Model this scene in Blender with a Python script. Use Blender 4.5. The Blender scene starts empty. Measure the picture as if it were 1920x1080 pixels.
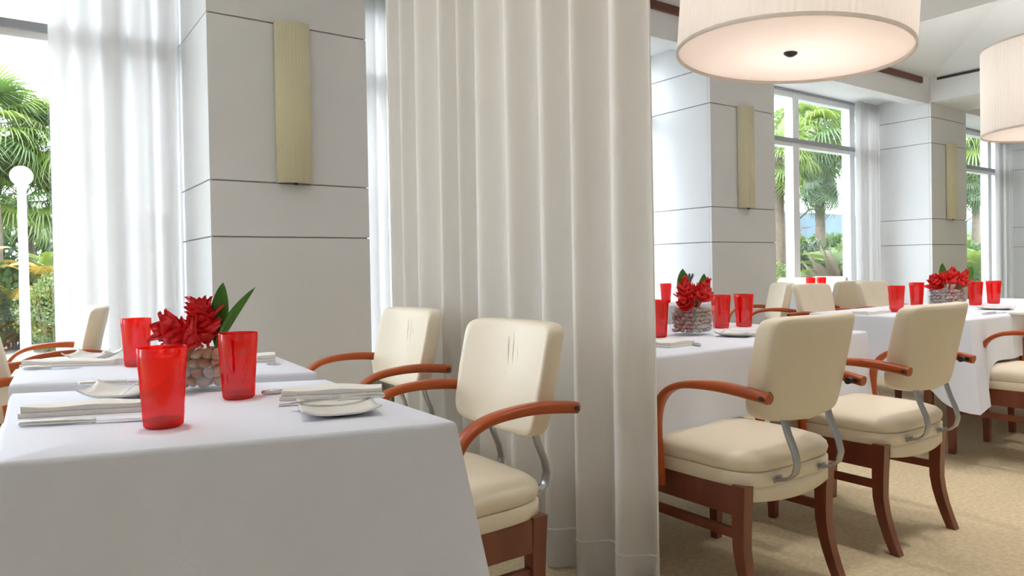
import bpy, bmesh, math, random
from mathutils import Vector, Matrix
R = math.radians
random.seed(7)
scene = bpy.context.scene
C = scene.collection

# ------------------------------------------------------------------ camera
EYE = 1.04
F_PX, CY, PITCH, ROLL, YAW = 1346.47, 521.85, 0.0136, 0.0175, 0.6152
fw = Vector((math.sin(YAW), math.cos(YAW), 0)); rt = Vector((math.cos(YAW), -math.sin(YAW), 0)); up = Vector((0, 0, 1))
fw2 = fw * math.cos(PITCH) - up * math.sin(PITCH)
up2 = up * math.cos(PITCH) + fw * math.sin(PITCH)
cr, sr = math.cos(ROLL), math.sin(ROLL)
right_c = rt * cr - up2 * sr
up_c = rt * sr + up2 * cr
cd = bpy.data.cameras.new('camera'); cam = bpy.data.objects.new('camera', cd); C.objects.link(cam)
m = Matrix.Identity(4)
for i in range(3):
    m[i][0] = right_c[i]; m[i][1] = up_c[i]; m[i][2] = -fw2[i]
m[2][3] = EYE
cam.matrix_world = m
cd.sensor_width = 36; cd.lens = F_PX / 1920 * 36; cd.shift_y = -(540 - CY) / 1920
cd.clip_start = 0.05; cd.clip_end = 400
scene.camera = cam

def ray(x, y):
    return fw2 + right_c * ((x - 960) / F_PX) + up_c * (-(y - CY) / F_PX)
def px(x, y, z):
    """point at height z that the photo shows at pixel x, y"""
    d = ray(x, y); t = (z - EYE) / d.z
    return Vector((0, 0, EYE)) + d * t

# ------------------------------------------------------------------ light, sky, exposure
w = bpy.data.worlds.new('world'); scene.world = w; w.use_nodes = True
bg = w.node_tree.nodes['Background']
bg.inputs[0].default_value = (0.865, 0.94, 1.05, 1); bg.inputs[1].default_value = 4.6
sd = bpy.data.lights.new('sun', 'SUN'); sd.energy = 2.3; sd.angle = R(1.5); sd.color = (1, 0.95, 0.86)
sun = bpy.data.objects.new('sun', sd); C.objects.link(sun)
sun.rotation_euler = Vector((0.45, 0.55, -0.95)).to_track_quat('-Z', 'Y').to_euler()
vs = scene.view_settings
vs.view_transform = 'Standard'; vs.look = 'None'; vs.gamma = 1; vs.exposure = 1.0; vs.use_curve_mapping = False
scene.cycles.use_denoising = True
scene.cycles.transparent_max_bounces = 24
scene.cycles.max_bounces = 10
scene.cycles.sample_clamp_indirect = 6

# ------------------------------------------------------------------ materials
M = {}
def mat(name, col, rough=0.5, metal=0.0, noise=None, bump=None, spec=None, sheen=None, coat=None):
    """noise=(scale, second colour, stretch xyz); bump=(scale, strength)"""
    m = bpy.data.materials.new(name); m.use_nodes = True
    nt = m.node_tree; b = nt.nodes['Principled BSDF']
    b.inputs['Base Color'].default_value = (*col, 1)
    b.inputs['Roughness'].default_value = rough; b.inputs['Metallic'].default_value = metal
    if spec is not None: b.inputs['Specular IOR Level'].default_value = spec
    if coat: b.inputs['Coat Weight'].default_value = coat; b.inputs['Coat Roughness'].default_value = 0.15
    tc = None
    if noise or bump:
        tc = nt.nodes.new('ShaderNodeTexCoord')
    if noise:
        mp = nt.nodes.new('ShaderNodeMapping'); mp.inputs['Scale'].default_value = noise[2] if len(noise) > 2 else (1, 1, 1)
        nt.links.new(tc.outputs['Object'], mp.inputs['Vector'])
        n = nt.nodes.new('ShaderNodeTexNoise'); n.inputs['Scale'].default_value = noise[0]; n.inputs['Detail'].default_value = 4
        nt.links.new(mp.outputs[0], n.inputs['Vector'])
        r = nt.nodes.new('ShaderNodeValToRGB')
        r.color_ramp.elements[0].position = 0.35; r.color_ramp.elements[1].position = 0.65
        r.color_ramp.elements[0].color = (*col, 1); r.color_ramp.elements[1].color = (*noise[1], 1)
        nt.links.new(n.outputs['Fac'], r.inputs['Fac']); nt.links.new(r.outputs['Color'], b.inputs['Base Color'])
    if bump:
        n2 = nt.nodes.new('ShaderNodeTexNoise'); n2.inputs['Scale'].default_value = bump[0]; n2.inputs['Detail'].default_value = 3
        nt.links.new(tc.outputs['Object'], n2.inputs['Vector'])
        bp = nt.nodes.new('ShaderNodeBump'); bp.inputs['Strength'].default_value = bump[1]; bp.inputs['Distance'].default_value = 0.01
        nt.links.new(n2.outputs['Fac'], bp.inputs['Height']); nt.links.new(bp.outputs['Normal'], b.inputs['Normal'])
    M[name] = m
    return m

def mixmat(name, parts):
    """parts: list of (bsdf type, colour, roughness or None, weight) mixed in sequence"""
    m = bpy.data.materials.new(name); m.use_nodes = True
    nt = m.node_tree; nt.nodes.remove(nt.nodes['Principled BSDF'])
    out = nt.nodes['Material Output']; cur = None; acc = 0
    for typ, col, rough, wgt in parts:
        n = nt.nodes.new('ShaderNodeBsdf' + typ); n.inputs['Color'].default_value = (*col, 1)
        if rough is not None: n.inputs['Roughness'].default_value = rough
        if cur is None: cur = n; acc = wgt
        else:
            mx = nt.nodes.new('ShaderNodeMixShader'); acc += wgt; mx.inputs[0].default_value = wgt / acc
            nt.links.new(cur.outputs[0], mx.inputs[1]); nt.links.new(n.outputs[0], mx.inputs[2]); cur = mx
    nt.links.new(cur.outputs[0], out.inputs['Surface'])
    M[name] = m
    return m

mat('paint', (0.79, 0.80, 0.815), 0.55, noise=(1.5, (0.765, 0.775, 0.785)))
mat('joint', (0.42, 0.41, 0.40), 0.8)
mat('ceiling_paint', (0.79, 0.80, 0.815), 0.8)
mat('carpet', (0.66, 0.54, 0.34), 0.95, noise=(55, (0.78, 0.65, 0.44)), bump=(260, 0.6), spec=0.1)
mat('frame_white', (0.82, 0.83, 0.84), 0.4)
mat('frame_grey', (0.33, 0.34, 0.37), 0.45)
mat('trim_wood', (0.13, 0.035, 0.022), 0.4)
mat('trim_dark', (0.05, 0.045, 0.045), 0.5)
mat('wood', (0.16, 0.040, 0.018), 0.33, noise=(14, (0.24, 0.062, 0.026), (1, 1, 0.12)), coat=0.2)
mat('arm_wood', (0.50, 0.095, 0.018), 0.36, noise=(10, (0.38, 0.068, 0.013), (4, 0.4, 1)), coat=0.08, spec=0.35)
mat('leather', (0.84, 0.75, 0.59), 0.42, bump=(160, 0.06), spec=0.35)
mat('steel', (0.42, 0.43, 0.45), 0.32, 0.85)
mat('silver', (0.70, 0.69, 0.68), 0.2, 0.95)
mat('cloth', (0.80, 0.825, 0.92), 0.85, bump=(120, 0.05), spec=0.15)
mat('napkin_cloth', (0.86, 0.84, 0.80), 0.85, bump=(150, 0.15), spec=0.15)
mat('china', (0.86, 0.84, 0.80), 0.18)
mat('dark', (0.03, 0.028, 0.028), 0.4)
mat('stem_green', (0.05, 0.13, 0.03), 0.5)
mat('leaf_green', (0.045, 0.19, 0.02), 0.38, noise=(30, (0.08, 0.28, 0.03), (1, 1, 0.3)))
mat('petal_red', (0.78, 0.012, 0.022), 0.4, noise=(40, (0.88, 0.04, 0.035)))
mat('pebble_tan', (0.52, 0.25, 0.12), 0.45, noise=(25, (0.62, 0.36, 0.20)))
mat('pebble_rust', (0.40, 0.14, 0.06), 0.45, noise=(25, (0.50, 0.23, 0.11)))
mat('pebble_pale', (0.56, 0.38, 0.26), 0.45, noise=(25, (0.66, 0.50, 0.38)))
mat('pebble_grey', (0.42, 0.34, 0.31), 0.5, noise=(25, (0.58, 0.50, 0.46)))
mat('bark', (0.11, 0.085, 0.06), 0.9, noise=(12, (0.16, 0.125, 0.09), (1, 1, 3)), bump=(30, 0.5))
mat('lamp_white', (0.90, 0.90, 0.88), 0.4)
mat('ground_green', (0.30, 0.30, 0.27), 0.95, noise=(2.5, (0.38, 0.37, 0.33)))
mat('blue_wall', (0.075, 0.12, 0.16), 0.8, noise=(2, (0.095, 0.14, 0.175)))
mat('facade', (0.75, 0.74, 0.72), 0.8)
mat('globe', (0.95, 0.95, 0.95), 0.3)
mixmat('pane_glass', [('Transparent', (0.97, 0.99, 0.98), None, 0.95), ('Glossy', (1, 1, 1), 0.02, 0.05)])
mixmat('clear_glass', [('Transparent', (0.97, 0.98, 0.98), None, 0.94), ('Glossy', (1, 1, 1), 0.03, 0.06)])
mixmat('red_plastic', [('Transparent', (0.97, 0.085, 0.035), None, 0.64), ('Translucent', (1.0, 0.035, 0.02), None, 0.18), ('Diffuse', (0.75, 0.008, 0.006), None, 0.11), ('Glossy', (1, 0.9, 0.9), 0.08, 0.07)])
mixmat('red_plastic_dark', [('Transparent', (0.45, 0.01, 0.02), None, 0.5), ('Diffuse', (0.16, 0.002, 0.006), None, 0.42), ('Glossy', (1, 0.9, 0.9), 0.08, 0.08)])
mixmat('sheer', [('Translucent', (0.79, 0.765, 0.75), None, 0.62), ('Diffuse', (0.85, 0.85, 0.85), None, 0.30), ('Transparent', (1, 1, 1), None, 0.10)])
mixmat('drape', [('Diffuse', (0.93, 0.915, 0.89), 0.5, 0.66), ('Translucent', (0.93, 0.90, 0.85), None, 0.34)])
mixmat('sconce_fabric', [('Diffuse', (0.95, 0.91, 0.70), 0.5, 0.8), ('Translucent', (0.9, 0.86, 0.64), None, 0.2)])
mixmat('shade_fabric', [('Diffuse', (0.84, 0.79, 0.74), 0.5, 0.62), ('Translucent', (0.94, 0.87, 0.80), None, 0.38)])
mixmat('diffuser', [('Diffuse', (0.90, 0.86, 0.83), 0.5, 0.35), ('Translucent', (0.97, 0.90, 0.85), None, 0.65)])
def leafmat(name, a, b):
    return mixmat(name, [('Diffuse', a, 0.5, 0.6), ('Translucent', b, None, 0.32), ('Glossy', (1, 1, 1), 0.45, 0.06)])
leafmat('palm_leaf', (0.12, 0.19, 0.025), (0.27, 0.37, 0.05))
leafmat('palm_leaf_dark', (0.055, 0.12, 0.022), (0.11, 0.21, 0.03))
leafmat('bush_leaf', (0.038, 0.085, 0.03), (0.085, 0.16, 0.04))
leafmat('bush_leaf_light', (0.15, 0.21, 0.055), (0.24, 0.31, 0.08))
leafmat('yellow_leaf', (0.34, 0.23, 0.03), (0.40, 0.28, 0.04))
leafmat('dry_grass', (0.32, 0.24, 0.15), (0.32, 0.25, 0.16))
leafmat('grey_grass', (0.19, 0.22, 0.19), (0.21, 0.24, 0.20))

# ------------------------------------------------------------------ mesh helpers
class MB:
    def __init__(s): s.v = []; s.f = []
    def add(s, v, f):
        o = len(s.v); s.v += [Vector(p) for p in v]; s.f += [tuple(i + o for i in q) for q in f]; return s
    def box(s, c, d, bev=0.0, rot=None):
        bm = bmesh.new(); bmesh.ops.create_cube(bm, size=1)
        for v in bm.verts: v.co = Vector((v.co.x * d[0], v.co.y * d[1], v.co.z * d[2]))
        if bev: bmesh.ops.bevel(bm, geom=bm.edges[:], offset=bev, segments=2, affect='EDGES', profile=0.6)
        bm.verts.index_update()
        vv = [(rot @ v.co if rot else v.co) + Vector(c) for v in bm.verts]
        ff = [[v.index for v in f.verts] for f in bm.faces]; bm.free()
        return s.add(vv, ff)
    def loft(s, rings, cap0=True, cap1=True):
        n = len(rings[0]); v = [p for r in rings for p in r]; f = []
        for i in range(len(rings) - 1):
            for j in range(n):
                f.append((i * n + j, i * n + (j + 1) % n, (i + 1) * n + (j + 1) % n, (i + 1) * n + j))
        if cap0: f.append(tuple(range(n - 1, -1, -1)))
        if cap1: f.append(tuple((len(rings) - 1) * n + j for j in range(n)))
        return s.add(v, f)
    def lathe(s, prof, n=24, c=(0, 0, 0), cap0=True, cap1=True):
        rings = [[(c[0] + r * math.cos(2 * math.pi * j / n), c[1] + r * math.sin(2 * math.pi * j / n), c[2] + z) for j in range(n)] for r, z in prof]
        return s.loft(rings, cap0, cap1)
    def tube(s, pts, r, n=8):
        pts = [Vector(p) for p in pts]; rings = []
        steep = abs((pts[-1] - pts[0]).normalized().z) > .75
        for i, p in enumerate(pts):
            t = (pts[min(i + 1, len(pts) - 1)] - pts[max(i - 1, 0)]).normalized()
            a = t.cross(Vector((1, 0, 0)) if steep else Vector((0, 0, 1)))
            if a.length < 1e-3: a = t.cross(Vector((0, 1, 0)))
            a.normalize(); b = a.cross(t); rr = r[i] if isinstance(r, (list, tuple)) else r
            rings.append([p + a * (rr * math.cos(2 * math.pi * j / n)) + b * (rr * math.sin(2 * math.pi * j / n)) for j in range(n)])
        return s.loft(rings)
    def ribbon(s, pts, width, thick, side):
        """flat bar along pts; side = constant width direction"""
        pts = [Vector(p) for p in pts]; side = Vector(side).normalized(); rings = []
        for i, p in enumerate(pts):
            t = (pts[min(i + 1, len(pts) - 1)] - pts[max(i - 1, 0)]).normalized()
            nn = side.cross(t).normalized()
            w_ = width[i] if isinstance(width, (list, tuple)) else width
            h_ = thick[i] if isinstance(thick, (list, tuple)) else thick
            k = 0.28
            pr = [(-.5, -.5 + k), (-.5, .5 - k), (-.5 + k * h_ / w_, .5), (.5 - k * h_ / w_, .5), (.5, .5 - k), (.5, -.5 + k), (.5 - k * h_ / w_, -.5), (-.5 + k * h_ / w_, -.5)]
            rings.append([p + side * (a * w_) + nn * (b * h_) for a, b in pr])
        return s.loft(rings)
    def grid(s, fn, nu, nv):
        v = [fn(i / (nu - 1), j / (nv - 1)) for j in range(nv) for i in range(nu)]
        f = [(j * nu + i, j * nu + i + 1, (j + 1) * nu + i + 1, (j + 1) * nu + i) for j in range(nv - 1) for i in range(nu - 1)]
        return s.add(v, f)
    def mesh(s, name, material, smooth=False):
        me = bpy.data.meshes.new(name); me.from_pydata([tuple(p) for p in s.v], [], s.f)
        me.materials.append(M[material] if isinstance(material, str) else material)
        bm = bmesh.new(); bm.from_mesh(me); bmesh.ops.recalc_face_normals(bm, faces=bm.faces[:]); bm.to_mesh(me); bm.free()
        if smooth:
            for p in me.polygons: p.use_smooth = True
            try: me.set_sharp_from_angle(angle=R(40 if smooth is True else smooth))
            except Exception: pass
        return me
    def build(s, name, material, parent=None, smooth=False):
        return put(name, s.mesh(name, material, smooth), parent)

def put(name, me, parent=None, loc=None, rot=None, scale=None):
    o = bpy.data.objects.new(name, me); C.objects.link(o)
    if parent: o.parent = parent
    if loc is not None: o.location = loc
    if rot is not None: o.rotation_euler = rot
    if scale is not None: o.scale = scale
    return o
def tag(o, label, cat=None, group=None, kind=None):
    if label: o['label'] = label
    if cat: o['category'] = cat
    if group: o['group'] = group
    if kind: o['kind'] = kind
    return o
def thing(name, label, cat, loc=(0, 0, 0), rz=0, group=None):
    o = put(name, None, None, loc, (0, 0, rz)); o.empty_display_size = 0.1
    return tag(o, label, cat, group)
def struct(o): o['kind'] = 'structure'; return o
def dup(root, loc, rz, label, group=None):
    r = root.copy(); C.objects.link(r); r.location = loc; r.rotation_euler = (0, 0, rz); r['label'] = label
    if group: r['group'] = group
    for ch in list(root.children):
        c = ch.copy(); C.objects.link(c); c.parent = r
        for g in list(ch.children):
            d = g.copy(); C.objects.link(d); d.parent = c
    return r

# ------------------------------------------------------------------ room shell
V0 = 4.194            # front plane of the piers
GL = 5.02             # glazing plane
PW = 0.94
PIERS = [-3.28, 0.936, 5.153, 9.25, 13.35]
JOINTS = [0.0, 1.246, 1.561, 2.484, 2.80]
CEIL, DROP, SOFF = 3.26, 2.955, 3.07
UMIN, UMAX, VMIN = -7.0, 17.5, -6.0
BACK_SOLID = [(-7.0, 17.5)]

fl = MB().box(((UMIN + UMAX) / 2, (VMIN + GL + .12) / 2, -0.05), (UMAX - UMIN, GL + .12 - VMIN, 0.1)).build('floor', 'carpet'); struct(fl)
tag(fl, 'beige woven carpet over the whole dining room floor')

gap = 0.008
for i, u in enumerate(PIERS):
    d = GL + 0.1 - V0
    core = MB().box((u + PW / 2, V0 + d / 2 + .012, (SOFF + .2) / 2), (PW - .024, d, SOFF + .2)).build('wall_pier', 'joint'); struct(core)
    tag(core, 'white panelled pier between two tall windows')
    js = JOINTS + [SOFF + .19]
    for a, b in zip(js[:-1], js[1:]):
        z0, z1 = a + (gap / 2 if a else 0), b - gap / 2
        MB().box((u + PW / 2, V0 + .014, (z0 + z1) / 2), (PW, .028, z1 - z0), .003).build('panel', 'paint', core)
        for s in (0, 1):
            MB().box((u + (.014 if s == 0 else PW - .014), V0 + .028 + (d - .028) / 2, (z0 + z1) / 2), (.028, d - .03, z1 - z0), .003).build('panel', 'paint', core)

# ceiling: one piece, with beams at the piers and a coved tray between them
mb = MB()
K = 0.27
def tray(u0, u1, v0, v1, t=1.15):
    zt = CEIL + K * t
    o = [(u0, v0, CEIL), (u1, v0, CEIL), (u1, v1, CEIL), (u0, v1, CEIL)]
    n = [(u0 + t, v0 + t, zt), (u1 - t, v0 + t, zt), (u1 - t, v1 - t, zt), (u0 + t, v1 - t, zt)]
    mb.add(o + n, [(0, 1, 5, 4), (1, 2, 6, 5), (2, 3, 7, 6), (3, 0, 4, 7), (4, 5, 6, 7)])
VB = 0.35
bays = [(PIERS[i] + PW, PIERS[i + 1]) for i in range(4)]
for u0, u1 in bays:
    tray(u0, u1, VB, V0)
    mb.box(((u0 + u1) / 2, (VB + VMIN) / 2, CEIL + .05), (u1 - u0 - .002, VB - VMIN, .1))
for a, b in ((UMIN, PIERS[0]), (PIERS[4] + PW, UMAX)):
    mb.box(((a + b) / 2, (V0 + VMIN) / 2, CEIL + .05), (b - a, V0 - VMIN, .1))
for u in PIERS:
    mb.box((u + PW / 2, (VMIN + V0) / 2, (DROP + .02 + CEIL + .35) / 2), (PW, V0 - VMIN - .002, CEIL + .35 - DROP - .02), .0)
mb.box(((UMIN + UMAX) / 2, (V0 + GL + .5 + .2) / 2, CEIL + .55), (UMAX - UMIN, GL + .7 - V0, .1))
ce = mb.build('ceiling', 'ceiling_paint'); struct(ce); tag(ce, 'white ceiling with beams and shallow coved trays')
# roof slab over everything keeps the sky out
rf = MB().box(((UMIN + UMAX) / 2, (VMIN + GL + .7) / 2, CEIL + .75), (UMAX - UMIN + .4, GL + .7 - VMIN, .25)).build('roof_slab', 'facade'); struct(rf)
tag(rf, 'flat roof slab above the dining room')
wb = MB()
for a_, b_ in BACK_SOLID: wb.box(((a_ + b_) / 2, VMIN - .06, CEIL / 2), (b_ - a_, .12, CEIL))
wb = wb.build('wall_back', 'paint'); struct(wb); tag(wb, 'white wall on the far side of the room, behind the viewer')
wr = MB().box((UMAX + .06, (VMIN + GL) / 2, CEIL / 2), (.12, GL - VMIN, CEIL)).build('wall_right', 'paint'); struct(wr); tag(wr, 'white end wall of the dining room beyond the farthest window')
wl = MB().box((UMIN - .06, (VMIN + GL) / 2, CEIL / 2), (.12, GL - VMIN, CEIL)).build('wall_left', 'paint'); struct(wl); tag(wl, 'white end wall of the dining room beyond the lamp post window')
# bulkheads over the windows, soffits, wall trims
for k, (u0, u1) in enumerate(bays):
    bh = MB().box(((u0 + u1) / 2, V0 + .10, (DROP + CEIL + .02) / 2), (u1 - u0 - .004, .16, CEIL + .02 - DROP), .004).build('wall_bulkhead', 'paint'); struct(bh)
    tag(bh, 'white bulkhead above a tall window')
    so = MB().box(((u0 + u1) / 2, (V0 + .18 + GL + .1) / 2, SOFF + .05), (u1 - u0 - .004, GL + .1 - V0 - .18, .1)).build('ceiling_soffit', 'ceiling_paint'); struct(so)
    tag(so, 'white soffit over a window recess')
    tr = MB().box(((u0 + u1) / 2 - .05, V0 + .006, CEIL - .045), (u1 - u0 - .32, .028, .07), .003).build('trim_1', 'trim_wood'); struct(tr)
    tag(tr, 'dark red wooden strip along the top of the bulkhead')
    tb = MB().box((u1 - .006, (VB + V0 - .03) / 2, CEIL - .02), (.014, V0 - VB - .12, .028)).build('trim_2', 'trim_dark'); struct(tb)
    tag(tb, 'thin dark strip along the top of the ceiling beam')
    MB().lathe([(.0, 0), (.04, 0), (.045, .006), (.045, .01), (0, .012)], 16, (u1 - .75, V0 + .40, SOFF - .012)).build('trim_3', 'frame_white')
struct(bpy.data.objects['trim_3'])
for o in list(bpy.data.objects):
    if o.name.startswith('trim_3'): struct(o); tag(o, 'small round downlight ring set in the window soffit')

# windows
MULL = {0: [-1.8, -0.62, 0.56], 1: [2.15, 3.37, 4.60], 2: [6.40, 7.63, 8.85], 3: [10.45, 11.67, 12.89]}
SILL = 0.34; TRZ = 2.435
for k, (u0, u1) in enumerate(bays):
    wn = put('window_%d' % (k + 1), None, None, ((u0 + u1) / 2, GL, 0)); struct(wn); tag(wn, 'tall white framed window with a transom bar')
    W = u1 - u0 - .01
    def part(nm, c, d, mt, bev=.004):
        return MB().box((c[0] - (u0 + u1) / 2, c[1], c[2]), d, bev).build(nm, mt, wn)
    part('low_wall', ((u0 + u1) / 2, .02, SILL / 2), (W, .16, SILL), 'paint')
    part('sill', ((u0 + u1) / 2, -.03, SILL + .02), (W, .26, .04), 'frame_white')
    part('head_rail', ((u0 + u1) / 2, 0, SOFF - .045), (W, .10, .09), 'frame_white')
    part('head_strip', ((u0 + u1) / 2, -.06, SOFF - .012), (W, .03, .024), 'frame_grey')
    part('transom', ((u0 + u1) / 2, 0, TRZ), (W, .10, .05), 'frame_white')
    part('transom_cover', ((u0 + u1) / 2, -.035, TRZ + .045), (W, .07, .05), 'frame_grey')
    for e in (u0 + .03, u1 - .03): part('jamb', (e, 0, (SILL + SOFF) / 2), (.05, .10, SOFF - SILL - .1), 'frame_white')
    for mu in MULL[k]: part('mullion', (mu, 0, (SILL + SOFF) / 2), (.12, .11, SOFF - SILL - .1), 'frame_white')
    xs = [u0 + .05] + MULL[k] + [u1 - .05]
    for a, b in zip(xs[:-1], xs[1:]):
        if b - a < .2: continue
        part('pane', ((a + b) / 2, .01, (SILL + .04 + TRZ - .025) / 2), (b - a - .11, .006, TRZ - .06 - SILL), 'pane_glass', 0)
        part('pane', ((a + b) / 2, .01, (TRZ + .07 + SOFF - .09) / 2), (b - a - .11, .006, SOFF - .16 - TRZ), 'pane_glass', 0)

# ------------------------------------------------------------------ curtains
def curtain(name, path, z0, z1, folds, amp, material, label, seed, hem=None, nn=None):
    rnd = random.Random(seed)
    pts = [Vector((p[0], p[1], 0)) for p in path]
    seg = [(pts[i + 1] - pts[i]).length for i in range(len(pts) - 1)]; L = sum(seg)
    def at(s):
        d = s * L
        for i, q in enumerate(seg):
            if d <= q or i == len(seg) - 1:
                t = (pts[i + 1] - pts[i]).normalized(); return pts[i] + t * d, t
            d -= q
    ph = [0]
    for i in range(folds): ph.append(ph[-1] + rnd.uniform(.65, 1.35))
    ph = [p / ph[-1] for p in ph]; am = [rnd.uniform(.6, 1.2) for _ in ph]; dr = [rnd.uniform(-.12, .12) / folds for _ in ph]
    n = nn or folds * 14 + 1
    def off(s, zf):
        for i in range(folds):
            a, b = ph[i] + dr[i] * (1 - zf), ph[i + 1] + dr[i + 1] * (1 - zf)
            if s <= b or i == folds - 1:
                x = max(0, min(1, (s - a) / (b - a)))
                y = math.cos(2 * math.pi * x)
                y = math.copysign(abs(y) ** 1.0, y)
                return amp * (am[i] * (1 - x) + am[i + 1] * x) * y * (1.0 + .15 * (1 - zf))
    mb = MB()
    def fn(a, b):
        p, t = at(a); nrm = Vector((-t.y, t.x, 0))
        q = p + nrm * off(a, b); q.z = z0 + (z1 - z0) * b
        return q
    mb.grid(fn, n, 10)
    o = mb.build(name, material, None, 80)
    sm = o.modifiers.new('thickness', 'SOLIDIFY'); sm.thickness = 0.0025
    tag(o, label, 'curtain')
    if hem:
        h = MB()
        def fh(a, b):
            q = fn(a, 0); p, t = at(a); nrm = Vector((-t.y, t.x, 0))
            q = fn(a, hem / (z1 - z0)) + nrm * (.004 + .004 * (1 - abs(2 * b - 1))); q.z = z0 + hem + (b - .5) * .008
            return q
        h.grid(fh, n, 3); h.build('hem_seam', material, o, 80)
    return o
curtain('drape', [(1.60, 1.49), (1.535, 2.05), (1.50, 2.6), (1.50, 3.04)], 0.012, 3.2, 10, 0.034, 'drape',
        'floor length opaque grey-white drape dividing the two rows of tables', 3, hem=.13)
curtain('sheer_curtain', [(0.235, 4.83), (0.925, 4.83)], 0.02, 3.05, 5, 0.05, 'sheer',
        'translucent white curtain hanging beside the garden lamp post view', 5)
curtain('sheer_curtain', [(1.89, 4.83), (4.72, 4.83)], 0.02, 3.05, 26, 0.03, 'sheer',
        'translucent white curtain mostly hidden behind the opaque drape', 6)
curtain('sheer_curtain', [(8.72, 4.83), (9.24, 4.83)], 0.02, 3.05, 7, 0.035, 'sheer',
        'translucent white curtain gathered beside the window seen under the large pendant', 8)
curtain('sheer_curtain', [(12.80, 4.83), (13.34, 4.83)], 0.02, 3.05, 7, 0.035, 'sheer',
        'translucent white curtain gathered beside the farthest window', 9)

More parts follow.
